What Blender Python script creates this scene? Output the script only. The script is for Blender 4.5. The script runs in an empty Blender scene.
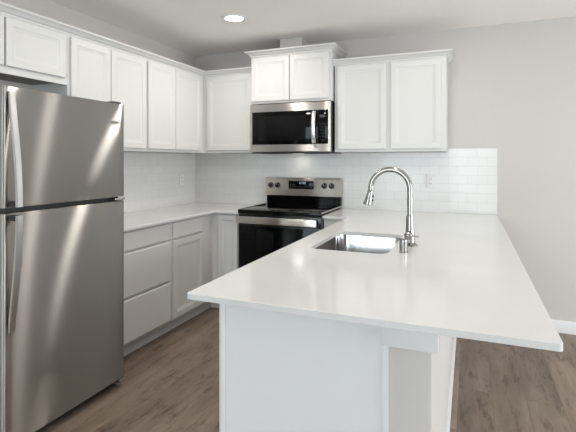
import bpy, bmesh, math, random
from mathutils import Vector, Matrix
random.seed(7)
S = bpy.context.scene
COL = S.collection

# ------------------------------------------------------------------ camera
cd = bpy.data.cameras.new('camera')
cam = bpy.data.objects.new('camera', cd)
COL.objects.link(cam)
cam.location = (2.7595, -4.0691, 1.3649)
cam.rotation_euler = (math.pi / 2, 0, 0.3891)
cd.sensor_fit = 'HORIZONTAL'
cd.sensor_width = 36
cd.lens = 36 * 442.66 / 576
cd.shift_y = -(216 - 160.33) / 576
cd.clip_start = 0.02
S.camera = cam

# ------------------------------------------------------------------ world, lights, exposure
W = bpy.data.worlds.new('world')
S.world = W
W.use_nodes = True
bg = W.node_tree.nodes['Background']
bg.inputs['Color'].default_value = (0.72, 0.84, 1.0, 1)
bg.inputs['Strength'].default_value = 1.0

S.view_settings.view_transform = 'Standard'
S.view_settings.look = 'None'
S.view_settings.gamma = 1
S.view_settings.use_curve_mapping = False
S.view_settings.exposure = -0.04

CEIL = 2.495
RX, RY = 6.2, -7.6          # right wall and rear wall of the room


def area(name, loc, rot, sx, sy, power, color):
    l = bpy.data.lights.new(name, 'AREA')
    l.shape = 'RECTANGLE'
    l.size, l.size_y = sx, sy
    l.energy = power
    l.color = color
    o = bpy.data.objects.new(name, l)
    COL.objects.link(o)
    o.location = loc
    o.rotation_euler = rot
    return o


# daylight standing outside the two glazed openings
REAR = (0.55, 3.25, 0.05, 2.3)       # x0 x1 z0 z1
SIDE = (-4.6, -0.5, 0.05, 2.15)     # y0 y1 z0 z1
area('daylight_rear', ((REAR[0] + REAR[1]) / 2, RY - 0.25, (REAR[2] + REAR[3]) / 2), (math.pi / 2, 0, 0),
     REAR[1] - REAR[0], REAR[3] - REAR[2], 140, (0.84, 0.92, 1.0))
area('daylight_side', (RX + 0.25, (SIDE[0] + SIDE[1]) / 2, (SIDE[2] + SIDE[3]) / 2), (math.pi / 2, 0, math.pi / 2),
     SIDE[1] - SIDE[0], SIDE[3] - SIDE[2], 172, (0.965, 0.98, 1.0))


# ------------------------------------------------------------------ materials
def mat(name, color, rough=0.5, metal=0.0, spec=0.5, emit=None, es=0, coat=0):
    m = bpy.data.materials.new(name)
    m.use_nodes = True
    b = m.node_tree.nodes['Principled BSDF']
    b.inputs['Base Color'].default_value = (*color, 1)
    b.inputs['Roughness'].default_value = rough
    b.inputs['Metallic'].default_value = metal
    b.inputs['Specular IOR Level'].default_value = spec
    b.inputs['Coat Weight'].default_value = coat
    if emit:
        b.inputs['Emission Color'].default_value = (*emit, 1)
        b.inputs['Emission Strength'].default_value = es
    return m


def N(m, t, **kw):
    n = m.node_tree.nodes.new(t)
    for k, v in kw.items():
        setattr(n, k, v)
    return n


def L(m, a, b):
    m.node_tree.links.new(a, b)


def pos_scaled(m, sx, sy, sz, order='xyz'):
    g = N(m, 'ShaderNodeNewGeometry')
    s = N(m, 'ShaderNodeSeparateXYZ')
    L(m, g.outputs['Position'], s.inputs[0])
    c = N(m, 'ShaderNodeCombineXYZ')
    for i, (a, k) in enumerate(zip(order, (sx, sy, sz))):
        mm = N(m, 'ShaderNodeMath', operation='MULTIPLY')
        L(m, s.outputs['xyz'.index(a)], mm.inputs[0])
        mm.inputs[1].default_value = k
        L(m, mm.outputs[0], c.inputs[i])
    return c.outputs[0]


def noise(m, vec, scale, detail=3, rough=0.5):
    n = N(m, 'ShaderNodeTexNoise')
    n.inputs['Scale'].default_value = scale
    n.inputs['Detail'].default_value = detail
    n.inputs['Roughness'].default_value = rough
    L(m, vec, n.inputs['Vector'])
    return n.outputs[0]


def ramp(m, fac, stops):
    r = N(m, 'ShaderNodeValToRGB')
    els = r.color_ramp.elements
    while len(els) < len(stops):
        els.new(0.5)
    for e, (p, c) in zip(els, stops):
        e.position = p
        e.color = (*c, 1)
    L(m, fac, r.inputs[0])
    return r.outputs[0]


def mixc(m, a, b, fac, mode='MIX'):
    x = N(m, 'ShaderNodeMix', data_type='RGBA', blend_type=mode)
    for sock, v in ((x.inputs['Factor'], fac), (x.inputs['A'], a), (x.inputs['B'], b)):
        if isinstance(v, (int, float)):
            sock.default_value = v
        elif isinstance(v, tuple):
            sock.default_value = (*v, 1)
        else:
            L(m, v, sock)
    return x.outputs['Result']


def bump(m, h, strength, dist=0.002):
    b = N(m, 'ShaderNodeBump')
    b.inputs['Strength'].default_value = strength
    b.inputs['Distance'].default_value = dist
    L(m, h, b.inputs['Height'])
    L(m, b.outputs[0], m.node_tree.nodes['Principled BSDF'].inputs['Normal'])


def BS(m, name):
    return m.node_tree.nodes['Principled BSDF'].inputs[name]


def paint(name, c, rough=0.6, amount=0.06):
    m = mat(name, c, rough, spec=0.35)
    v = pos_scaled(m, 1, 1, 1)
    bump(m, noise(m, v, 260, 2), amount, 0.001)
    return m


M_WALL = paint('wall_paint', (0.61, 0.579, 0.551), 0.7)
M_CEIL = paint('ceiling_paint', (0.925, 0.888, 0.86), 0.85, 0.15)
M_TRIM = mat('trim_white', (0.80, 0.80, 0.80), 0.4)
M_CAB = mat('cabinet_white', (0.68, 0.672, 0.655), 0.38, spec=0.4)
M_UNDERSHADE = mat('underside_shade', (0.27, 0.245, 0.22), 0.6)  # dark tone stands in for the shade under the wall cabinets
M_PEN = mat('panel_white', (0.79, 0.79, 0.79), 0.42, spec=0.4)
M_TOE = mat('toe_kick', (0.68, 0.67, 0.655), 0.5)
M_GAP = mat('shadow_grey', (0.28, 0.27, 0.26), 0.8)
M_PLASTIC = mat('white_plastic', (0.80, 0.79, 0.775), 0.35)
M_HOLE = mat('dark_slot', (0.03, 0.03, 0.03), 0.6)
M_BLACKGL = mat('black_glass', (0.0025, 0.0025, 0.003), 0.05, spec=0.17)
M_BLACK = mat('black_enamel', (0.008, 0.008, 0.009), 0.22)
M_BLKMAT = mat('black_plastic', (0.02, 0.02, 0.022), 0.45)
M_FRSIDE = mat('fridge_side', (0.06, 0.062, 0.07), 0.45)
M_CHROME = mat('polished_steel', (0.72, 0.71, 0.69), 0.14, 1.0)
M_SATIN = mat('satin_nickel', (0.37, 0.36, 0.345), 0.2, 1.0)
M_HANDLE = mat('handle_steel', (0.74, 0.74, 0.74), 0.28, 1.0)
M_LENS = mat('light_lens', (1, 1, 1), 0.5, emit=(1.0, 0.965, 0.92), es=9)
M_DIGIT = mat('clock_digits', (0.1, 0.1, 0.1), 0.5, emit=(0.75, 0.9, 1.0), es=0.3)
M_LCD = mat('display_grey', (0.07, 0.07, 0.075), 0.3)
M_RING = mat('burner_ring', (0.05, 0.05, 0.052), 0.15)
M_FELT = mat('hood_filter', (0.06, 0.06, 0.06), 0.5, 0.6)


def brushed(name, color, rough, aniso, spread):
    """brushed steel: the highlight is drawn out along `spread`, square to the brushing"""
    m = bpy.data.materials.new(name)
    m.use_nodes = True
    nt = m.node_tree
    nt.nodes.clear()
    o = nt.nodes.new('ShaderNodeOutputMaterial')
    g = nt.nodes.new('ShaderNodeBsdfAnisotropic')
    g.distribution = 'GGX'
    g.inputs['Color'].default_value = (*color, 1)
    g.inputs['Roughness'].default_value = rough
    g.inputs['Anisotropy'].default_value = -aniso
    c = nt.nodes.new('ShaderNodeCombineXYZ')
    for i in range(3):
        c.inputs[i].default_value = spread[i]
    nt.links.new(c.outputs[0], g.inputs['Tangent'])
    nt.links.new(g.outputs[0], o.inputs[0])
    return m


M_FRIDGE = brushed('fridge_steel', (0.53, 0.515, 0.49), 0.29, 0.86, (0, 0, 1))
M_SINK = mat('sink_steel', (0.52, 0.52, 0.53), 0.10, 1.0)
M_STEEL = brushed('brushed_steel', (0.69, 0.66, 0.625), 0.30, 0.70, (0, 0, 1))


def glassy(name):
    m = bpy.data.materials.new(name)
    m.use_nodes = True
    nt = m.node_tree
    nt.nodes.clear()
    o = nt.nodes.new('ShaderNodeOutputMaterial')
    t = nt.nodes.new('ShaderNodeBsdfTransparent')
    t.inputs[0].default_value = (0.95, 0.97, 0.96, 1)
    g = nt.nodes.new('ShaderNodeBsdfGlossy')
    g.inputs['Roughness'].default_value = 0.02
    x = nt.nodes.new('ShaderNodeMixShader')
    x.inputs[0].default_value = 0.07
    nt.links.new(t.outputs[0], x.inputs[1])
    nt.links.new(g.outputs[0], x.inputs[2])
    nt.links.new(x.outputs[0], o.inputs[0])
    return m


M_PANE = glassy('window_glass')


def tile_mat(name, order):
    m = mat(name, (0.8, 0.8, 0.8), 0.2, spec=0.35)
    v = pos_scaled(m, 1, 1, 1, order)
    mp = N(m, 'ShaderNodeMapping')
    mp.inputs['Location'].default_value = (0.02, -0.0145, 0)
    L(m, v, mp.inputs[0])
    b = N(m, 'ShaderNodeTexBrick')
    L(m, mp.outputs[0], b.inputs['Vector'])
    b.offset = 0.5
    b.inputs['Color1'].default_value = (0.79, 0.785, 0.775, 1)
    b.inputs['Color2'].default_value = (0.765, 0.76, 0.75, 1)
    b.inputs['Mortar'].default_value = (0.66, 0.65, 0.64, 1)
    b.inputs['Scale'].default_value = 1
    b.inputs['Mortar Size'].default_value = 0.0016
    b.inputs['Mortar Smooth'].default_value = 0.15
    b.inputs['Brick Width'].default_value = 0.1535
    b.inputs['Row Height'].default_value = 0.0765
    L(m, b.outputs['Color'], BS(m, 'Base Color'))
    r = ramp(m, b.outputs['Fac'], [(0, (0.16,) * 3), (1, (0.7,) * 3)])
    L(m, r, BS(m, 'Roughness'))
    inv = N(m, 'ShaderNodeMath', operation='SUBTRACT')
    inv.inputs[0].default_value = 1
    L(m, b.outputs['Fac'], inv.inputs[1])
    bump(m, inv.outputs[0], 0.35, 0.001)
    return m


M_TILE_B = tile_mat('subway_tile_back', 'xzy')
M_TILE_L = tile_mat('subway_tile_left', 'yzx')


def quartz():
    m = mat('white_quartz', (0.8, 0.79, 0.78), 0.13, spec=0.5)
    v = pos_scaled(m, 1, 1, 1)
    a = ramp(m, noise(m, v, 2.2, 6, 0.6), [(0.42, (0.73, 0.723, 0.715)), (0.6, (0.755, 0.75, 0.742))])
    s = ramp(m, noise(m, v, 420, 2), [(0.35, (0.93, 0.93, 0.93)), (0.5, (1, 1, 1))])
    L(m, mixc(m, a, s, 1.0, 'MULTIPLY'), BS(m, 'Base Color'))
    return m


M_QUARTZ = quartz()


def floor_mat():
    m = mat('plank_floor', (0.2, 0.17, 0.15), 0.42, spec=0.4)
    v = pos_scaled(m, 1, 1, 1, 'yxz')
    b = N(m, 'ShaderNodeTexBrick')
    L(m, v, b.inputs['Vector'])
    b.offset = 0.37
    b.inputs['Color1'].default_value = (0, 0, 0, 1)
    b.inputs['Color2'].default_value = (1, 1, 1, 1)
    b.inputs['Mortar'].default_value = (0.5, 0.5, 0.5, 1)
    b.inputs['Scale'].default_value = 1
    b.inputs['Mortar Size'].default_value = 0.0012
    b.inputs['Mortar Smooth'].default_value = 0.2
    b.inputs['Brick Width'].default_value = 1.22
    b.inputs['Row Height'].default_value = 0.18
    # every plank gets its own offset into the grain
    def shifted(sx, sy, k):
        sh = N(m, 'ShaderNodeVectorMath', operation='MULTIPLY_ADD')
        L(m, b.outputs['Color'], sh.inputs[0])
        sh.inputs[1].default_value = k
        L(m, pos_scaled(m, sx, sy, 1, 'yxz'), sh.inputs[2])
        return sh.outputs[0]
    grain = noise(m, shifted(0.9, 5.0, (37, 11, 5)), 2.2, 6, 0.6)
    base = ramp(m, grain, [(0.25, (0.165, 0.121, 0.090)), (0.45, (0.218, 0.164, 0.125)),
                           (0.6, (0.268, 0.206, 0.160)), (0.8, (0.335, 0.266, 0.211))])
    tone = ramp(m, b.outputs['Color'], [(0, (0.88, 0.88, 0.88)), (1, (1.10, 1.095, 1.09))])
    base = mixc(m, base, tone, 1.0, 'MULTIPLY')
    # dark cathedral figure and knots
    knot = ramp(m, noise(m, shifted(3.0, 11.0, (13, 29, 3)), 1.5, 5, 0.75), [(0.53, (1, 1, 1)), (0.60, (0.74, 0.71, 0.69)), (0.69, (0.42, 0.38, 0.36))])
    base = mixc(m, base, knot, 1.0, 'MULTIPLY')
    fine = ramp(m, noise(m, pos_scaled(m, 5, 110.0, 1, 'yxz'), 1.5, 3, 0.6), [(0.3, (0.90, 0.90, 0.90)), (0.65, (1.05, 1.05, 1.05))])
    base = mixc(m, base, fine, 1.0, 'MULTIPLY')
    seam = mixc(m, base, (0.09, 0.07, 0.055), 0.6)
    base = mixc(m, base, seam, b.outputs['Fac'])
    L(m, base, BS(m, 'Base Color'))
    bump(m, grain, 0.1, 0.002)
    return m


M_FLOOR = floor_mat()


# ------------------------------------------------------------------ mesh helpers
def box(bm, x0, x1, y0, y1, z0, z1, bev=0.0, seg=2):
    vs = [bm.verts.new((x, y, z)) for x in (x0, x1) for y in (y0, y1) for z in (z0, z1)]
    q = [(0, 1, 3, 2), (4, 6, 7, 5), (0, 4, 5, 1), (2, 3, 7, 6), (0, 2, 6, 4), (1, 5, 7, 3)]
    fs = [bm.faces.new([vs[i] for i in f]) for f in q]
    if bev:
        es = list({e for f in fs for e in f.edges})
        bmesh.ops.bevel(bm, geom=es, offset=bev, segments=seg, affect='EDGES', profile=0.5)


def loft(bm, rings, cap0=True, cap1=True, closed=True):
    vr = [[bm.verts.new(p) for p in r] for r in rings]
    n = len(vr[0])
    for a, b in zip(vr, vr[1:]):
        for i in range(n if closed else n - 1):
            j = (i + 1) % n
            bm.faces.new((a[i], a[j], b[j], b[i]))
    if cap0:
        bm.faces.new(list(reversed(vr[0])))
    if cap1:
        bm.faces.new(vr[-1])


def slab(bm, P, u, n, w, h, rings):
    """flat front set in a frame of rings (inset, depth), P = bottom corner on the back plane"""
    P, u, n, z = Vector(P), Vector(u), Vector(n), Vector((0, 0, 1))
    rs = []
    for ins, d in rings:
        rs.append([P + u * a + z * b + n * d for a, b in
                   ((ins, ins), (w - ins, ins), (w - ins, h - ins), (ins, h - ins))])
    loft(bm, rs)


SHAKER = [(0, 0), (0, 0.0165), (0.0025, 0.019), (0.044, 0.019), (0.047, 0.0165), (0.062, 0.0130), (0.065, 0.0112)]
FLAT = [(0, 0), (0, 0.013), (0.0045, 0.0175), (0.007, 0.019)]


def tube(bm, pts, r, seg=14, cap=True):
    pts = [Vector(p) for p in pts]
    rr = r if isinstance(r, (list, tuple)) else [r] * len(pts)
    t0 = (pts[1] - pts[0]).normalized()
    up = Vector((0, 0, 1)) if abs(t0.z) < 0.9 else Vector((0, 1, 0))
    a = t0.cross(up).normalized()
    rings = []
    for i, p in enumerate(pts):
        t = (pts[min(i + 1, len(pts) - 1)] - pts[max(i - 1, 0)]).normalized()
        a = (a - t * a.dot(t)).normalized()
        b = t.cross(a)
        rings.append([p + (a * math.cos(k * 2 * math.pi / seg) + b * math.sin(k * 2 * math.pi / seg)) * rr[i]
                      for k in range(seg)])
    loft(bm, rings, cap, cap)


def lathe(bm, c, prof, axis=(0, 0, 1), seg=28, cap=True):
    """prof: (radius, height along axis)"""
    c, ax = Vector(c), Vector(axis).normalized()
    a = ax.orthogonal().normalized()
    b = ax.cross(a)
    rings = [[c + ax * h + (a * math.cos(k * 2 * math.pi / seg) + b * math.sin(k * 2 * math.pi / seg)) * max(r, 1e-4)
              for k in range(seg)] for r, h in prof]
    loft(bm, rings, cap, cap)


def prism(bm, pts2, z0, z1):
    loft(bm, [[(x, y, z0) for x, y in pts2], [(x, y, z1) for x, y in pts2]])


def round_rect(x0, x1, y0, y1, r, seg=6):
    out = []
    for cx, cy, a0 in ((x1 - r, y1 - r, 0), (x0 + r, y1 - r, 90), (x0 + r, y0 + r, 180), (x1 - r, y0 + r, 270)):
        for k in range(seg + 1):
            a = math.radians(a0 + 90 * k / seg)
            out.append((cx + r * math.cos(a), cy + r * math.sin(a)))
    return out


def sweep(bm, path, prof, outward):
    """prof (offset, z) swept along xy path with mitred corners; outward = +1 left of travel, -1 right"""
    P = [Vector((x, y)) for x, y in path]
    rings = []
    for i, p in enumerate(P):
        dirs = []
        if i > 0:
            dirs.append((P[i] - P[i - 1]).normalized())
        if i < len(P) - 1:
            dirs.append((P[i + 1] - P[i]).normalized())
        ns = [Vector((-d.y, d.x)) * outward for d in dirs]
        m = sum(ns, Vector((0, 0)))
        m.normalize()
        m = m / m.dot(ns[0])
        rings.append([(p.x + m.x * o, p.y + m.y * o, z) for o, z in prof])
    loft(bm, rings)


ROOT = {}


def thing(name, label, cat, loc, group=None):
    o = bpy.data.objects.new(name, None)
    COL.objects.link(o)
    o.empty_display_size = 0.1
    o.location = loc
    o['label'] = label
    o['category'] = cat
    if group:
        o['group'] = group
    ROOT[o.name] = Vector(loc)
    return o


def obj(name, bm, m, parent=None, loc=None, smooth=35, recalc=True):
    """bm is in world coordinates; parent = thing or part; loc = origin of a top-level mesh"""
    if recalc:
        bmesh.ops.recalc_face_normals(bm, faces=bm.faces[:])
    org = Vector((0, 0, 0))
    if parent is not None:
        org = ROOT[parent.name]
    elif loc is not None:
        org = Vector(loc)
    bmesh.ops.translate(bm, vec=-org, verts=bm.verts[:])
    me = bpy.data.meshes.new(name)
    bm.to_mesh(me)
    bm.free()
    for mm in (m if isinstance(m, (list, tuple)) else [m]):
        me.materials.append(mm)
    for p in me.polygons:
        p.use_smooth = True
    me.set_sharp_from_angle(angle=math.radians(smooth))
    o = bpy.data.objects.new(name, me)
    COL.objects.link(o)
    if parent is not None:
        o.parent = parent
    else:
        o.location = org
    ROOT[o.name] = org
    return o


def tag(o, label, cat, group=None):
    o['label'] = label
    o['category'] = cat
    if group:
        o['group'] = group
    return o


def struct(name, bm, m, label=None):
    o = obj(name, bm, m)
    o['kind'] = 'structure'
    if label:
        o['label'] = label
    return o


def nb():
    return bmesh.new()


# ------------------------------------------------------------------ the room shell
T = 0.12
bm = nb(); box(bm, -T, RX + T, RY - T, T, -0.1, 0); struct('floor', bm, M_FLOOR)
bm = nb(); box(bm, -T, RX + T, RY - T, T, CEIL, CEIL + 0.1); struct('ceiling', bm, M_CEIL)
bm = nb(); box(bm, -T, RX + T, 0, T, 0, CEIL); struct('wall_back', bm, M_WALL)
bm = nb(); box(bm, -T, 0, RY - T, 0, 0, CEIL); struct('wall_left', bm, M_WALL)
# rear wall with a wide glazed sliding door
bm = nb()
box(bm, 0, REAR[0], RY - T, RY, 0, CEIL); box(bm, REAR[1], RX, RY - T, RY, 0, CEIL)
box(bm, REAR[0], REAR[1], RY - T, RY, REAR[3], CEIL); box(bm, REAR[0], REAR[1], RY - T, RY, 0, REAR[2])
struct('wall_rear', bm, M_WALL)
bm = nb()
for x in (REAR[0], (REAR[0] + REAR[1]) / 2 - 0.03, REAR[1] - 0.06):
    box(bm, x, x + 0.06, RY - 0.09, RY - 0.03, REAR[2] + 0.06, REAR[3] - 0.06)
box(bm, REAR[0], REAR[1], RY - 0.09, RY - 0.03, REAR[2], REAR[2] + 0.06)
box(bm, REAR[0], REAR[1], RY - 0.09, RY - 0.03, REAR[3] - 0.06, REAR[3])
d1 = struct('door_1', bm, M_TRIM)
bm = nb(); box(bm, REAR[0] + 0.06, REAR[1] - 0.06, RY - 0.063, RY - 0.057, REAR[2] + 0.06, REAR[3] - 0.06)
obj('pane', bm, M_PANE, d1)
# right wall with a window
bm = nb()
box(bm, RX, RX + T, RY, SIDE[0], 0, CEIL); box(bm, RX, RX + T, SIDE[1], 0, 0, CEIL)
box(bm, RX, RX + T, SIDE[0], SIDE[1], 0, SIDE[2]); box(bm, RX, RX + T, SIDE[0], SIDE[1], SIDE[3], CEIL)
struct('wall_right', bm, M_WALL)
bm = nb()
for y in (SIDE[0], (SIDE[0] + SIDE[1]) / 2 - 0.025, SIDE[1] - 0.05):
    box(bm, RX + 0.03, RX + 0.09, y, y + 0.05, SIDE[2] + 0.05, SIDE[3] - 0.05)
box(bm, RX + 0.03, RX + 0.09, SIDE[0], SIDE[1], SIDE[2], SIDE[2] + 0.05)
box(bm, RX + 0.03, RX + 0.09, SIDE[0], SIDE[1], SIDE[3] - 0.05, SIDE[3])
w1 = struct('window_1', bm, M_TRIM)
bm = nb(); box(bm, RX + 0.057, RX + 0.063, SIDE[0] + 0.05, SIDE[1] - 0.05, SIDE[2] + 0.05, SIDE[3] - 0.05)
obj('pane', bm, M_PANE, w1)

# half-height wall carrying the breakfast bar
KX0, KX1, KY = 2.522, 2.654, -2.64
bm = nb()
prism(bm, [(KX0, -0.0), (KX0, KY), (KX1 - 0.012, KY), (KX1 - 0.0035, KY + 0.0035), (KX1, KY + 0.012), (KX1, -0.0)], 0, 0.893)
struct('wall_peninsula', bm, M_WALL)
BB = [(0, 0), (0.013, 0), (0.013, 0.083), (0.009, 0.093), (0, 0.095)]


def baseboard(name, path, outward, m=M_TRIM):
    b = nb(); sweep(b, path, BB, outward); return struct(name, b, m)


baseboard('baseboard_back', [(KX1 + 0.014, -0.0005), (RX, -0.0005)], -1)
baseboard('baseboard_peninsula', [(KX0, KY - 0.0005), (KX1 + 0.0005, KY - 0.0005), (KX1 + 0.0005, -0.0005)], -1)
baseboard('baseboard_right', [(RX - 0.0005, RY + 0.0005), (RX - 0.0005, -0.014)], 1)
baseboard('baseboard_left', [(0.0005, RY), (0.0005, -2.9)], -1)
# apron board under the bar top and the corner board beside the half wall
bm = nb(); box(bm, 2.503, 2.672, KY - 0.02, KY - 0.001, 0.779, 0.8925, 0.0015); struct('trim_1', bm, M_TRIM)
bm = nb(); box(bm, 2.5035, KX0 - 0.0005, KY - 0.004, KY + 0.03, 0.0, 0.778); struct('trim_2', bm, M_TRIM)

# ------------------------------------------------------------------ tile backsplash
bm = nb()
box(bm, 0.0095, 2.588, -0.009, -0.001, 0.895, 1.4365)
box(bm, 2.588, 2.974, -0.009, -0.001, 0.915, 1.465, 0.0)
tag(obj('tile_backsplash', bm, M_TILE_B, loc=(1.5, 0, 0.915)),
    'white subway tile backsplash on the back wall behind range and faucet', 'backsplash')
bm = nb()
box(bm, 0.001, 0.009, -1.93, -0.001, 0.895, 1.4365)
tag(obj('tile_backsplash', bm, M_TILE_L, loc=(0, -1.0, 0.915)),
    'white subway tile backsplash on the left wall beside the refrigerator', 'backsplash')

# ------------------------------------------------------------------ cabinets
UP = 0.31          # carcass + face frame depth of the wall cabinets
XP, YM, XM = (1, 0, 0), (0, -1, 0), (-1, 0, 0)
CROWN = [(0.0, 0), (0.004, 0.0), (0.006, 0.010), (0.014, 0.013), (0.022, 0.022), (0.032, 0.033),
         (0.042, 0.037), (0.046, 0.040), (0.046, 0.050), (0.0, 0.050)]


def front(parent, name, plane, a0, a1, z0, z1, pos, rings=SHAKER, m=None):
    """door or drawer front. plane 'left' faces +x, 'back' faces -y, 'pen' faces -x"""
    b = nb()
    if plane == 'left':
        slab(b, (pos, a0, z0), (0, 1, 0), XP, a1 - a0, z1 - z0, rings)
    elif plane == 'back':
        slab(b, (a0, pos, z0), (1, 0, 0), YM, a1 - a0, z1 - z0, rings)
    else:
        slab(b, (pos, a1, z0), (0, -1, 0), XM, a1 - a0, z1 - z0, rings)
    return obj(name, b, m or M_CAB, parent, smooth=25)


def carcass(parent, x0, x1, y0, y1, z0, z1, m=None, bev=0.001):
    b = nb(); box(b, x0, x1, y0, y1, z0, z1, bev)
    return obj('carcass', b, m or M_CAB, parent)


def wall_carcass(parent, x0, x1, y0, y1, z0, z1, faces_left_wall):
    """wall cabinet box: sides and face frame reach down past a recessed bottom panel with shade painted into its colour"""
    b = nb()
    zi = z0 + 0.022
    box(b, x0, x1, y0, y1, zi, z1)
    if faces_left_wall:
        box(b, x1 - 0.019, x1, y0, y1, z0, zi - 0.0002)
        box(b, x0, x1 - 0.0195, y0, y0 + 0.014, z0, zi - 0.0002); box(b, x0, x1 - 0.0195, y1 - 0.014, y1, z0, zi - 0.0002)
        q = (x0 + 0.001, x1 - 0.020, y0 + 0.015, y1 - 0.015)
    else:
        box(b, x0, x1, y0, y0 + 0.019, z0, zi - 0.0002)
        box(b, x0, x0 + 0.014, y0 + 0.0195, y1, z0, zi - 0.0002); box(b, x1 - 0.014, x1, y0 + 0.0195, y1, z0, zi - 0.0002)
        q = (x0 + 0.015, x1 - 0.015, y0 + 0.020, y1 - 0.001)
    o = obj('carcass', b, M_CAB, parent)
    b = nb(); box(b, *q, zi - 0.006, zi - 0.0005); obj('bottom_shade_panel', b, M_UNDERSHADE, parent)  # thin dark panel, underside shade painted as colour
    return o


G = 'white shaker wall cabinets'
UB, UT = 1.4375, 2.200
# above the refrigerator
t = thing('wall_cabinet', 'short white two-door wall cabinet above the refrigerator', 'cabinet', (0, -2.38, 1.86), G)
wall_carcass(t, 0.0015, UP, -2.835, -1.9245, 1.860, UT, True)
front(t, 'door', 'left', -2.353, -1.953, 1.903, 2.180, UP + 0.001)
front(t, 'door', 'left', -2.800, -2.364, 1.903, 2.180, UP + 0.001)
# left wall, nearer
t = thing('wall_cabinet', 'tall white two-door wall cabinet on the left wall, next to the refrigerator', 'cabinet', (0, -1.54, UB), G)
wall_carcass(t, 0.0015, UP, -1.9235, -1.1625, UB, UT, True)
front(t, 'door', 'left', -1.908, -1.5615, 1.462, 2.180, UP + 0.001)
front(t, 'door', 'left', -1.5545, -1.176, 1.462, 2.180, UP + 0.001)
# left wall, corner
t = thing('wall_cabinet', 'tall white two-door wall cabinet on the left wall, running into the corner', 'cabinet', (0, -0.75, UB), G)
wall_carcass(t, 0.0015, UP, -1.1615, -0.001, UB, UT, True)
front(t, 'door', 'left', -1.148, -0.7885, 1.462, 2.180, UP + 0.001)
front(t, 'door', 'left', -0.7815, -0.378, 1.462, 2.180, UP + 0.001)
# back wall, between corner and microwave
t = thing('wall_cabinet', 'single-door white wall cabinet on the back wall, left of the microwave', 'cabinet', (0.6, 0, UB), G)
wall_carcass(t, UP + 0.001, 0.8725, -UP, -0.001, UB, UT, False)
front(t, 'door', 'back', 0.360, 0.850, 1.462, 2.180, -UP - 0.001)
# above the microwave: deeper and higher, with its own crown
MY = 0.375
t = thing('wall_cabinet', 'raised deeper white two-door cabinet directly above the microwave', 'cabinet', (1.265, 0, 1.89), G)
carcass(t, 0.8735, 1.6505, -MY, -0.001, 1.888, 2.330)
front(t, 'door', 'back', 0.886, 1.262, 1.908, 2.308, -MY - 0.001)
front(t, 'door', 'back', 1.269, 1.632, 1.908, 2.308, -MY - 0.001)
bm = nb()
sweep(bm, [(0.8735, -0.001), (0.8735, -MY), (1.6505, -MY), (1.6505, -0.001)],
      [(o, 2.322 + z) for o, z in CROWN], -1)
obj('crown_moulding', bm, M_CAB, t)
# right of the microwave
t = thing('wall_cabinet', 'white two-door wall cabinet on the back wall, right of the microwave and above the faucet', 'cabinet', (2.12, 0, UB), G)
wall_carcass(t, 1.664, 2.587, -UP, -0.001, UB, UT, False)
front(t, 'door', 'back', 1.690, 2.113, 1.462, 2.180, -UP - 0.001)
front(t, 'door', 'back', 2.151, 2.552, 1.462, 2.180, -UP - 0.001)
bm = nb()
sweep(bm, [(1.6520, -UP - 0.0005), (2.5875, -UP - 0.0005), (2.5875, -0.001)], [(o, 2.1935 + z) for o, z in CROWN], -1)
obj('crown_moulding', bm, M_CAB, t)
# continuous crown over the left run and the corner cabinet
bm = nb()
sweep(bm, [(UP + 0.0005, -2.835), (UP + 0.0005, -UP - 0.0005), (0.8725, -UP - 0.0005)], [(o, 2.1935 + z) for o, z in CROWN], -1)
tag(obj('crown_moulding', bm, M_CAB, loc=(UP, -1.5, 2.2)),
    'white crown moulding running along the tops of the left wall cabinets', 'moulding')

# duct chase between the raised cabinet and the ceiling
bm = nb(); box(bm, 1.120, 1.338, -0.268, -0.001, 2.3305, CEIL - 0.001)
tag(obj('duct_cover', bm, M_WALL, loc=(1.23, -0.13, 2.33)), 'small pale box duct cover between the raised cabinet and ceiling', 'duct cover')

# base cabinets
GB = 'white base cabinets'
BF, BT = 0.600, 0.8930
t = thing('base_cabinet', 'white base cabinet with three stacked drawers beside the refrigerator', 'cabinet', (0.3, -1.57, 0), GB)
carcass(t, 0.0015, BF, -1.93, -1.2195, 0.105, BT)
for z0, z1 in ((0.748, 0.876), (0.434, 0.735), (0.124, 0.418)):
    front(t, 'drawer', 'left', -1.915, -1.2405, z0, z1, BF + 0.001, FLAT)
bm = nb(); box(bm, 0.0015, 0.535, -1.93, -1.2195, 0, 0.1045); obj('toe_kick', bm, M_TOE, t)
t = thing('base_cabinet', 'white base cabinet with one drawer over a shaker door, left of the corner', 'cabinet', (0.3, -0.95, 0), GB)
carcass(t, 0.0015, BF, -1.2185, -0.6225, 0.105, BT)
front(t, 'drawer', 'left', -1.203, -0.790, 0.748, 0.876, BF + 0.001, FLAT)
front(t, 'door', 'left', -1.203, -0.790, 0.124, 0.733, BF + 0.001)
bm = nb(); box(bm, 0.0015, 0.535, -1.2185, -0.6225, 0, 0.1045); obj('toe_kick', bm, M_TOE, t)
t = thing('base_cabinet', 'narrow white base cabinet on the back wall, left of the range', 'cabinet', (0.45, -0.3, 0), GB)
bm = nb()
prism(bm, [(0.001, -0.001), (0.001, -0.6215), (BF, -0.6215), (BF, -BF), (0.884, -BF), (0.884, -0.001)], 0.105, BT)
obj('carcass', bm, M_CAB, t)
front(t, 'door', 'back', 0.664, 0.858, 0.124, 0.876, -BF - 0.001, [(0, 0), (0, 0.0165), (0.0025, 0.019), (0.042, 0.019), (0.046, 0.0135), (0.054, 0.0095)])
bm = nb()
prism(bm, [(0.001, -0.001), (0.001, -0.6215), (0.535, -0.6215), (0.535, -0.535), (0.884, -0.535), (0.884, -0.001)], 0, 0.1045)
obj('toe_kick', bm, M_TOE, t)
t = thing('base_cabinet', 'narrow white filler cabinet between the range and the peninsula', 'cabinet', (1.76, -0.3, 0), GB)
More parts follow.
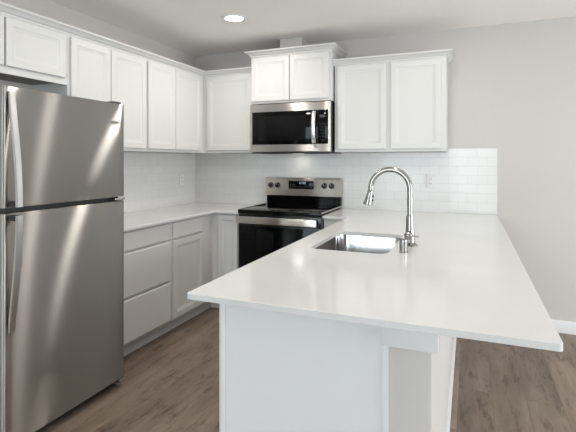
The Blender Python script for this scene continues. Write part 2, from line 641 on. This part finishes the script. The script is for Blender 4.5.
carcass(t, 1.658, 1.899, -0.605, -0.0098, 0.105, BT)
bm = nb(); box(bm, 1.658, 1.899, -0.535, -0.0098, 0, 0.1045); obj('toe_kick', bm, M_TOE, t)
# peninsula run: hollow box so that the sink hangs inside it
PX0, PX1, PY0, PY1 = 1.902, 2.5025, -2.632, -0.0098
t = thing('peninsula_cabinet', 'long white peninsula cabinet with a plain end panel under the sink counter', 'cabinet', (2.2, -1.3, 0))
bm = nb()
box(bm, PX0 + 0.001, PX1, PY0, PY1, 0.105, 0.62)
box(bm, PX0 + 0.001, PX0 + 0.02, PY0, PY1, 0.6205, BT)
box(bm, PX1 - 0.018, PX1, PY0, PY1, 0.6205, BT)
for a, b_ in ((PY0, PY0 + 0.018), (-2.06, -2.042), (-1.2, -1.182), (PY1 - 0.018, PY1)):
    box(bm, PX0 + 0.0205, PX1 - 0.0185, a, b_, 0.6205, BT)
obj('carcass', bm, M_PEN, t)
bm = nb(); box(bm, PX0 + 0.076, PX1, PY0 + 0.001, PY1, 0, 0.1045); obj('toe_kick', bm, M_TOE, t)
bm = nb(); box(bm, PX0 + 0.021, PX1, PY0 - 0.006, PY0 - 0.0005, 0.0, BT); obj('end_panel', bm, M_PEN, t)
bm = nb(); box(bm, PX0, PX0 + 0.0205, PY0 - 0.010, PY0 - 0.0005, 0.0, BT, 0.001); obj('corner_stile', bm, M_TRIM, t)
for a, b_ in ((-2.62, -2.08), (-2.05, -1.63), (-1.62, -1.2), (-1.17, -0.66)):
    front(t, 'door', 'pen', a, b_, 0.124, 0.876, PX0, SHAKER)

# ------------------------------------------------------------------ countertops
CT0, CT1 = 0.894, 0.914
bm = nb()
prism(bm, [(0.0098, -0.0098), (0.884, -0.0098), (0.884, -0.643), (0.655, -0.643), (0.648, -0.646), (0.645, -0.653),
           (0.645, -1.93), (0.0098, -1.93)], CT0, CT1)
o = obj('countertop', bm, M_QUARTZ, loc=(0.3, -1, CT0))
tag(o, 'white quartz L-shaped countertop in the corner left of the range', 'countertop')
SX0, SX1, SY0, SY1 = 1.995, 2.393, -1.928, -1.325
bm = nb()
r_ = 0.012
outer = [(1.6565, -0.0098), (1.6565, -0.643), (1.868, -0.643)]
for cx, cy, a0 in ((1.868 + r_, -2.81 + r_, 180), (2.974 - r_, -2.81 + r_, 270)):
    for k in range(5):
        a = math.radians(a0 + 90 * k / 4)
        outer.append((cx + r_ * math.cos(a), cy + r_ * math.sin(a)))
outer.append((2.974, -0.0098))
inner = round_rect(SX0, SX1, SY0, SY1, 0.055, 7)
eds = []
rings = []
for loop in (outer, inner):
    vs = [bm.verts.new((x, y, CT1)) for x, y in loop]
    rings.append(vs)
    eds += [bm.edges.new((vs[i], vs[(i + 1) % len(vs)])) for i in range(len(vs))]
res = bmesh.ops.triangle_fill(bm, use_beauty=True, use_dissolve=False, edges=eds)
top = [f for f in res['geom'] if isinstance(f, bmesh.types.BMFace)]
lowmap = {}
for vs in rings:
    lo = [bm.verts.new((v.co.x, v.co.y, CT0)) for v in vs]
    for v, w in zip(vs, lo):
        lowmap[v] = w
    for i in range(len(vs)):
        j = (i + 1) % len(vs)
        bm.faces.new((vs[i], vs[j], lo[j], lo[i]))
for f in top:
    bm.faces.new([lowmap[v] for v in reversed(f.verts)])
o = obj('countertop', bm, M_QUARTZ, loc=(2.4, -1.4, CT0), smooth=30)
tag(o, 'white quartz peninsula countertop with the sink cut into it', 'countertop')
for o_ in [x for x in bpy.data.objects if x.name.startswith('countertop')]:
    bv = o_.modifiers.new('edge', 'BEVEL')
    bv.width = 0.0025; bv.segments = 2; bv.limit_method = 'ANGLE'; bv.angle_limit = math.radians(50)

# ------------------------------------------------------------------ sink
t = thing('sink', 'single-bowl stainless undermount sink in the peninsula countertop', 'sink', (2.19, -1.63, 0.69))
bm = nb()


def rr(ins, z, r):
    return [(x, y, z) for x, y in round_rect(SX0 - ins, SX1 + ins, SY0 - ins, SY1 + ins, r, 7)]


loft(bm, [rr(0.03, 0.8915, 0.07), rr(0.03, 0.8935, 0.07), rr(0.003, 0.8935, 0.057), rr(0.001, 0.886, 0.055), rr(-0.002, 0.73, 0.053),
          rr(-0.012, 0.706, 0.045), rr(-0.035, 0.694, 0.03), rr(-0.16, 0.691, 0.02),
          rr(-0.16, 0.688, 0.02), rr(-0.033, 0.691, 0.03), rr(-0.008, 0.705, 0.045), rr(0.002, 0.73, 0.053), rr(0.004, 0.8915, 0.055),
          ], False, False)
bm.faces.ensure_lookup_table()
# close the flat centre of the bowl
cen = rr(-0.16, 0.691, 0.02)
bm.faces.new([bm.verts.new(p) for p in cen])
bmesh.ops.remove_doubles(bm, verts=bm.verts[:], dist=0.0003)
obj('basin', bm, M_SINK, t, smooth=50)
bm = nb(); lathe(bm, (2.19, -1.63, 0.6905), [(0.0, 0.004), (0.02, 0.002), (0.036, 0.0015), (0.045, 0.003), (0.047, 0.0012), (0.0, 0.0012)])
obj('drain', bm, M_CHROME, t)

# ------------------------------------------------------------------ faucet
FX, FY = 2.468, -1.655
t = thing('faucet', 'satin steel gooseneck pull-down faucet on the peninsula counter beside the sink', 'faucet', (FX, FY, CT1))
bm = nb()
lathe(bm, (FX, FY, CT1), [(0.038, 0.0), (0.040, 0.002), (0.040, 0.006), (0.032, 0.012), (0.0265, 0.018), (0.024, 0.05), (0.022, 0.09),
                          (0.0205, 0.12), (0.0205, 0.152), (0.0195, 0.157), (0.0152, 0.158)])
obj('body', bm, M_SATIN, t)
bm = nb()
R, zc = 0.104, 1.212
pts = [(FX, FY, CT1 + 0.15), (FX, FY, 1.15)]
for k in range(0, 23):
    a = math.radians(183 * k / 22)
    pts.append((FX - R + R * math.cos(a), FY, zc + R * math.sin(a)))
e = Vector(pts[-1])
tube(bm, pts, 0.0147, 18)
obj('spout', bm, M_SATIN, t)
dv = Vector((-math.sin(math.radians(12)), 0, -math.cos(math.radians(12))))
bm = nb()
lathe(bm, e + dv * 0.001, [(0.0149, 0), (0.0160, 0.002), (0.0165, 0.022), (0.019, 0.04), (0.0245, 0.074), (0.0255, 0.083), (0.0235, 0.086), (0.0, 0.086)], dv)
sh = obj('spray_head', bm, M_SATIN, t)
side = Vector((math.cos(math.radians(12)), 0, -math.sin(math.radians(12))))
for d0 in (0.026, 0.05):
    c = e + dv * (d0 + 0.008) + side * (0.0172 + d0 * 0.085)
    bm = nb(); lathe(bm, c - side * 0.004, [(0.0085, 0), (0.0085, 0.005), (0.006, 0.007), (0, 0.007)], side, 14)
    obj('spray_button', bm, M_BLKMAT, sh)
bm = nb()
lathe(bm, (FX - 0.004, FY - 0.010, 0.973), [(0.018, 0), (0.0215, 0.014), (0.0215, 0.034), (0.0195, 0.043), (0.012, 0.049), (0.0, 0.050)], (0, -1, 0), 22)
hd = obj('handle', bm, M_SATIN, t)
bm = nb()
tube(bm, [(FX + 0.002, FY - 0.043, 0.974), (FX + 0.026, FY - 0.048, 0.973), (FX + 0.052, FY - 0.050, 0.972)], [0.007, 0.0052, 0.0042], 12)
obj('lever', bm, M_SATIN, hd)

t = thing('air_gap_cap', 'short steel cylinder air gap cap on the counter in front of the faucet', 'air gap', (2.461, -1.85, CT1))
bm = nb()
lathe(bm, (2.461, -1.85, CT1), [(0.0225, 0), (0.0225, 0.004), (0.0195, 0.005), (0.0195, 0.052)])
obj('base', bm, M_SATIN, t)
bm = nb()
lathe(bm, (2.461, -1.85, CT1 + 0.0525), [(0.0198, 0), (0.0198, 0.011), (0.0175, 0.015), (0.0, 0.016)])
obj('cap', bm, M_SATIN, t)

# ------------------------------------------------------------------ range
X0, X1 = 0.8905, 1.6525
XC = (X0 + X1) / 2
t = thing('range', 'freestanding electric range with black glass top and steel backguard', 'range', (XC, -0.34, 0))
bm = nb(); box(bm, X0, X1, -0.62, -0.03, 0.03, 0.905); obj('body', bm, M_STEEL, t)
for fx in (X0 + 0.06, X1 - 0.06):
    for fy in (-0.56, -0.09):
        bm = nb(); lathe(bm, (fx, fy, 0), [(0.02, 0), (0.02, 0.012), (0.012, 0.015), (0.012, 0.03)], seg=14)
        obj('foot', bm, M_BLKMAT, t)
bm = nb(); box(bm, X0 + 0.001, X1 - 0.001, -0.668, -0.076, 0.9055, 0.938, 0.006, 3); ct = obj('cooktop', bm, M_BLACKGL, t)
for tx in (X0 - 0.0015, X1 - 0.0005):
    bm = nb(); box(bm, tx, tx + 0.002, -0.655, -0.08, 0.930, 0.9405); obj('side_trim', bm, M_STEEL, ct)
for bx, by, br in ((X0 + 0.2, -0.5, 0.105), (X1 - 0.2, -0.5, 0.09), (X0 + 0.2, -0.23, 0.075), (X1 - 0.2, -0.23, 0.105)):
    bm = nb()
    rg = []
    for rad in (br, br + 0.004):
        rg.append([(bx + rad * math.cos(k * math.pi / 24), by + rad * math.sin(k * math.pi / 24), 0.9383) for k in range(48)])
    loft(bm, rg, False, False)
    obj('burner_ring', bm, M_RING, ct)
# backguard
bm = nb()
yz = [(-0.075, 0.936), (-0.070, 1.022), (-0.03, 1.022), (-0.03, 0.936)]
loft(bm, [[(x, y, z) for y, z in yz] for x in (X0 + 0.004, X1 - 0.004)])
obj('lower_backguard', bm, M_BLACKGL, t)
bm = nb()
yz = [(-0.092, 1.024), (-0.085, 1.180), (-0.079, 1.192), (-0.068, 1.196), (-0.03, 1.196), (-0.03, 1.024)]
loft(bm, [[(x, y, z) for y, z in yz] for x in (X0 - 0.004, X1 + 0.004)])
bp_ = obj('control_panel', bm, M_STEEL, t)
bm = nb(); box(bm, 1.135, 1.392, -0.0925, -0.087, 1.090, 1.167, 0.002); dp = obj('display', bm, M_BLACKGL, bp_)
for i, (w_, h_, z_) in enumerate(((0.010, 0.020, 1.138), (0.004, 0.022, 1.138), (0.011, 0.022, 1.138), (0.011, 0.022, 1.138))):
    x_ = 1.248 + i * 0.0165
    bm = nb(); box(bm, x_, x_ + w_, -0.0933, -0.0927, z_, z_ + h_); obj('clock_digit', bm, M_DIGIT, bp_)


def key(parent, x0, x1, y, z0, z1, m):
    b = nb(); box(b, x0, x1, y, y + 0.0005, z0, z1); return obj('touch_key', b, m, parent)


for i in range(4):
    key(bp_, 1.235 + i * 0.019, 1.245 + i * 0.019, -0.0933, 1.106, 1.112, M_LCD)
for i in range(3):
    for j in range(2):
        key(bp_, 1.320 + i * 0.02, 1.330 + i * 0.02, -0.0933, 1.108 + j * 0.022, 1.114 + j * 0.022, M_LCD)
        key(bp_, 1.155 + i * 0.02, 1.165 + i * 0.02, -0.0933, 1.108 + j * 0.022, 1.113 + j * 0.022, M_LCD)
for kx in (0.948, 1.020, 1.497, 1.568):
    bm = nb()
    lathe(bm, (kx, -0.087, 1.123), [(0.027, 0), (0.027, 0.006), (0.024, 0.009), (0.022, 0.028), (0.019, 0.031), (0, 0.031)], (0, -1, 0.04), 24)
    k_ = obj('knob', bm, M_BLACK, bp_)
    bm = nb(); box(bm, kx - 0.003, kx + 0.003, -0.1235, -0.118, 1.125, 1.146, 0.001); obj('pointer', bm, M_SATIN, k_)
# oven door
bm = nb(); box(bm, X0 + 0.004, X1 - 0.004, -0.655, -0.622, 0.815, 0.899, 0.003); obj('vent_trim', bm, M_BLACK, t)
bm = nb(); box(bm, X0 + 0.002, X1 - 0.002, -0.660, -0.622, 0.215, 0.813, 0.004); od = obj('oven_door', bm, M_BLACK, t)
bm = nb(); box(bm, X0 + 0.02, X1 - 0.02, -0.663, -0.6605, 0.235, 0.800, 0.001); obj('oven_window', bm, M_BLACKGL, od)
bm = nb(); box(bm, X0 + 0.004, X1 - 0.026, -0.712, -0.690, 0.826, 0.884, 0.004, 3)
hb = obj('handle', bm, M_STEEL, od)
for hx in (X0 + 0.016, X1 - 0.058):
    bm = nb(); box(bm, hx, hx + 0.022, -0.6895, -0.6605, 0.832, 0.878, 0.002); obj('handle_bracket', bm, M_BLACK, hb)
bm = nb(); box(bm, X0, X0 + 0.0035, -0.655, -0.621, 0.05, 0.895); obj('side_strip', bm, M_STEEL, t)
bm = nb(); box(bm, X0 + 0.004, X1 - 0.002, -0.655, -0.622, 0.05, 0.208, 0.004); obj('storage_drawer', bm, M_STEEL, t)

# ------------------------------------------------------------------ microwave
t = thing('microwave', 'over-range stainless microwave with black glass door', 'microwave', (1.266, 0, 1.434))
MX0, MX1, MZ0, MZ1 = 0.8835, 1.6500, 1.434, 1.878
bm = nb(); box(bm, MX0 + 0.002, MX1, -0.372, -0.0098, MZ0 + 0.004, MZ1, 0.002); obj('body', bm, M_BLACK, t)
MYF = -0.402
bm = nb()
# door: steel frame with glass pocket
slab(bm, (0.8745, -0.373, MZ0 + 0.008), (1, 0, 0), YM, 1.538 - 0.8745, MZ1 - MZ0 - 0.010,
     [(0, 0), (0, 0.026), (0.003, 0.029)])
md = obj('door', bm, M_STEEL, t)
bm = nb(); box(bm, 0.900, 1.5365, MYF - 0.0035, MYF - 0.0003, 1.508, 1.806, 0.001); obj('window', bm, M_BLACKGL, md)
bm = nb(); box(bm, 0.962, 1.425, MYF - 0.0041, MYF - 0.0037, 1.545, 1.765); obj('window_mesh', bm, mat('window_mesh', (0.006, 0.006, 0.0065), 0.08, spec=0.15), md)
bm = nb()
rings = []
for k in range(17):
    z = 1.512 + (1.795 - 1.512) * k / 16
    d = 0.012 + 0.030 * math.sin(math.pi * k / 16) ** 0.7
    y = MYF - 0.004 - d
    rings.append([(1.488, y + 0.004, z), (1.493, y, z), (1.515, y - 0.001, z), (1.524, y + 0.003, z), (1.524, y + 0.011, z), (1.488, y + 0.011, z)])
loft(bm, rings)
for z in (1.520, 1.772):
    box(bm, 1.494, 1.518, MYF - 0.03, MYF - 0.0045, z, z + 0.016)
obj('handle', bm, M_HANDLE, md)
bm = nb()
# control panel with rounded right edge
prof = [(1.5395, -0.373), (1.5395, MYF)]
for k in range(7):
    a = math.radians(-90 + 90 * k / 6)
    prof.append((MX1 - 0.018 + 0.018 * math.cos(a), MYF + 0.018 + 0.018 * math.sin(a)))
prof.append((MX1, -0.373))
prism(bm, prof, MZ0 + 0.008, MZ1 - 0.002)
cp = obj('control_panel', bm, M_STEEL, t)
bm = nb(); box(bm, 1.5405, 1.630, MYF - 0.0035, MYF - 0.0003, 1.508, 1.806, 0.001); obj('keypad', bm, M_BLACKGL, cp)
bm = nb(); box(bm, 1.556, 1.606, MYF - 0.0042, MYF - 0.0037, 1.738, 1.762); obj('display', bm, M_LCD, cp)
M_KEY = mat('key_legend', (0.035, 0.035, 0.04), 0.4)
for i in range(3):
    for j in range(6):
        key(cp, 1.556 + i * 0.02, 1.566 + i * 0.02, MYF - 0.0042, 1.54 + j * 0.028, 1.546 + j * 0.028, M_KEY)
bm = nb(); box(bm, MX0 + 0.006, MX1 - 0.004, -0.396, -0.03, MZ0 - 0.006, MZ0 + 0.0035, 0.002); vg = obj('vent_grille', bm, M_BLKMAT, t)
for gx in (0.95, 1.36):
    bm = nb(); box(bm, gx, gx + 0.2, -0.30, -0.12, MZ0 - 0.009, MZ0 - 0.0065); obj('grease_filter', bm, M_FELT, vg)
bm = nb(); box(bm, 1.20, 1.30, -0.16, -0.10, MZ0 - 0.009, MZ0 - 0.0065); obj('lamp_lens', bm, mat('hood_lens', (0.9, 0.9, 0.9), 0.4, emit=(1, 0.95, 0.88), es=0.7), vg)
ll = bpy.data.lights.new('cooktop_lamp', 'AREA'); ll.shape = 'RECTANGLE'; ll.size = 0.1; ll.size_y = 0.06; ll.energy = 0.22; ll.color = (1, 0.95, 0.88)
lo = bpy.data.objects.new('cooktop_lamp', ll); COL.objects.link(lo); lo.location = (1.25, -0.13, MZ0 - 0.012)

# ------------------------------------------------------------------ refrigerator
FY0, FY1 = -2.712, -1.949
t = thing('refrigerator', 'stainless steel top-freezer refrigerator with bowed bar handles', 'refrigerator', (0.4, -2.34, 0))
bm = nb(); box(bm, 0.04, 0.742, FY0 + 0.004, FY1 - 0.004, 0.03, 1.690, 0.004); obj('body', bm, M_FRSIDE, t)


def fdoor(name, z0, z1):
    """door with softly crowned face and rounded vertical edges, brushed along y"""
    b = nb()
    xb, xf, r, crown = 0.752, 0.814, 0.014, 0.005
    pr = [(xb, FY0), ]
    n = 22
    yc, hw = (FY0 + FY1) / 2, (FY1 - FY0) / 2

    def face(y):
        return xf + crown * (1 - ((y - yc) / hw) ** 2)
    for k in range(6):
        a = math.radians(180 - 90 * k / 5)
        y = FY0 + r + r * math.cos(a)
        pr.append((face(FY0 + r) - r + r * math.sin(a), y))
    for k in range(1, n):
        y = FY0 + r + (2 * hw - 2 * r) * k / n
        pr.append((face(y), y))
    for k in range(6):
        a = math.radians(90 - 90 * k / 5)
        y = FY1 - r + r * math.cos(a)
        pr.append((face(FY1 - r) - r + r * math.sin(a), y))
    pr.append((xb, FY1))
    rings = []
    for z, ins in ((z0, 0.004), (z0 + 0.001, 0.0015), (z0 + 0.004, 0), (z1 - 0.004, 0), (z1 - 0.001, 0.0015), (z1, 0.004)):
        rings.append([(x - (ins if x > xb + 0.01 else 0), min(max(y, FY0 + ins), FY1 - ins), z) for x, y in pr])
    loft(b, rings)
    return obj(name, b, M_FRIDGE, t, smooth=40)


fz = fdoor('freezer_door', 1.147, 1.704)
fd = fdoor('refrigerator_door', 0.052, 1.121)
bm = nb(); box(bm, 0.744, 0.770, FY0 + 0.01, FY1 - 0.01, 1.1215, 1.1465); obj('door_gasket', bm, M_BLKMAT, t)


def handle(door, z_end, z_split):
    b = nb()
    rings = []
    n = 20
    for k in range(n + 1):
        s = k / n
        z = z_end + (z_split - z_end) * s
        x = 0.8165 + 0.053 * math.sin(s * math.pi / 2) ** 1.15
        c, hwid, th = -2.676, 0.0155, 0.011
        rings.append([(x, c - hwid, z), (x + th * 0.75, c - hwid, z), (x + th, c - hwid * 0.8, z), (x + th, c + hwid * 0.8, z),
                      (x + th * 0.75, c + hwid, z), (x, c + hwid, z)])
    loft(b, rings)
    h = obj('handle', b, M_HANDLE, door)
    b = nb()
    zs = (z_split, z_split + 0.026 * (1 if z_end > z_split else -1))
    box(b, 0.8195, 0.8630, -2.690, -2.662, min(zs), max(zs), 0.002)
    obj('handle_bracket', b, M_BLKMAT, h)


handle(fz, 1.680, 1.153)
handle(fd, 0.578, 1.115)
bm = nb()
yz = round_rect(-2.062, -2.002, 1.5855, 1.5985, 0.006, 4)
loft(bm, [[(0.8150, y, z) for y, z in yz], [(0.8185, y, z) for y, z in yz], [(0.8192, -2.032 + (y + 2.032) * 0.96, 1.592 + (z - 1.592) * 0.9) for y, z in yz]])
bd = obj('badge', bm, mat('badge_grey', (0.25, 0.25, 0.25), 0.3, 0.9), fz)
bm = nb(); box(bm, 0.700, 0.800, FY1 - 0.075, FY1 - 0.012, 1.7045, 1.718, 0.004); obj('hinge_cover', bm, M_FRSIDE, t)
bm = nb(); box(bm, 0.760, 0.822, FY1 - 0.085, FY1 - 0.006, 1.128, 1.139, 0.003); obj('middle_hinge', bm, M_CHROME, t)
bm = nb(); box(bm, 0.72, 0.755, FY0 + 0.01, FY1 - 0.01, 0.012, 0.038); obj('kick_grille', bm, M_BLKMAT, t)
bm = nb(); box(bm, 0.756, 0.822, FY1 - 0.050, FY1 - 0.006, 0.030, 0.0495, 0.004); obj('bottom_hinge', bm, M_CHROME, t)
for fx in (0.10, 0.70):
    for fy in (FY0 + 0.06, FY1 - 0.06):
        bm = nb(); lathe(bm, (fx, fy, 0), [(0.022, 0), (0.022, 0.012), (0.012, 0.016), (0.012, 0.03)], seg=14)
        obj('leveling_foot', bm, M_BLKMAT, t)


# ------------------------------------------------------------------ outlets
def outlet(name, label, c, u, n):
    """cover plate centred at c on the tile face, u = width direction, n = outward"""
    c, u, n, z = Vector(c), Vector(u), Vector(n), Vector((0, 0, 1))
    o = thing(name, label, 'outlet', c)

    def plate(b, w, h, d0, d1, ch, dz=0.0):
        rs = []
        for ins, d in ((0, d0), (0, d1 - ch), (ch, d1)):
            rs.append([c + u * a + z * (b_ + dz) + n * d for a, b_ in
                       ((-w / 2 + ins, -h / 2 + ins), (w / 2 - ins, -h / 2 + ins), (w / 2 - ins, h / 2 - ins), (-w / 2 + ins, h / 2 - ins))])
        loft(b, rs)
    b = nb(); plate(b, 0.072, 0.117, 0.0005, 0.0065, 0.003); obj('cover_plate', b, M_PLASTIC, o)
    for dz in (0.021, -0.021):
        b = nb(); plate(b, 0.033, 0.030, 0.0066, 0.0085, 0.001, dz); s_ = obj('socket', b, M_PLASTIC, o)
        b = nb()
        for du, hh in ((-0.007, 0.009), (0.007, 0.007)):
            q = c + u * du + z * (dz + 0.003)
            rs = [[q + u * a + z * b_ + n * d for a, b_ in ((-0.0015, -hh / 2), (0.0015, -hh / 2), (0.0015, hh / 2), (-0.0015, hh / 2))] for d in (0.0082, 0.0088)]
            loft(b, rs)
        lathe(b, c + z * (dz - 0.008) + n * 0.0082, [(0.0025, 0), (0.0025, 0.0006)], n, 10)
        obj('socket_slots', b, M_HOLE, s_)
    return o


outlet('wall_outlet', 'white duplex outlet on the back wall tile, right of the faucet', (2.445, -0.009, 1.180), (1, 0, 0), (0, -1, 0))
outlet('wall_outlet', 'white duplex outlet on the left wall tile, near the corner', (0.009, -0.262, 1.165), (0, 1, 0), (1, 0, 0))


# ------------------------------------------------------------------ recessed ceiling lights
def downlight(x, y, power, label):
    o = thing('downlight', label, 'ceiling light', (x, y, CEIL), 'round recessed ceiling lights')
    b = nb()
    lathe(b, (x, y, CEIL - 0.0005), [(0.072, 0.0), (0.098, 0.0), (0.098, -0.004), (0.092, -0.0098), (0.076, -0.010), (0.072, -0.006), (0.072, 0.0)], seg=40, cap=False)
    obj('trim_ring', b, M_TRIM, o)
    b = nb(); lathe(b, (x, y, CEIL - 0.0015), [(0.0715, 0), (0.0715, -0.003), (0.0, -0.005)], seg=40); obj('lens', b, M_LENS, o)
    l = bpy.data.lights.new('downlight_lamp', 'AREA'); l.shape = 'DISK'; l.size = 0.14; l.energy = power; l.color = (1.0, 0.955, 0.90)
    lo = bpy.data.objects.new('downlight_lamp', l); COL.objects.link(lo); lo.location = (x, y, CEIL - 0.014)


downlight(1.035, -0.985, 7.5, 'round recessed ceiling light in front of the raised microwave cabinet')
downlight(2.50, -0.985, 3.2, 'round recessed ceiling light over the peninsula sink and faucet')
downlight(1.30, -2.10, 7, 'round recessed ceiling light over the aisle by the refrigerator')
downlight(2.50, -2.75, 6, 'round recessed ceiling light over the end of the peninsula')
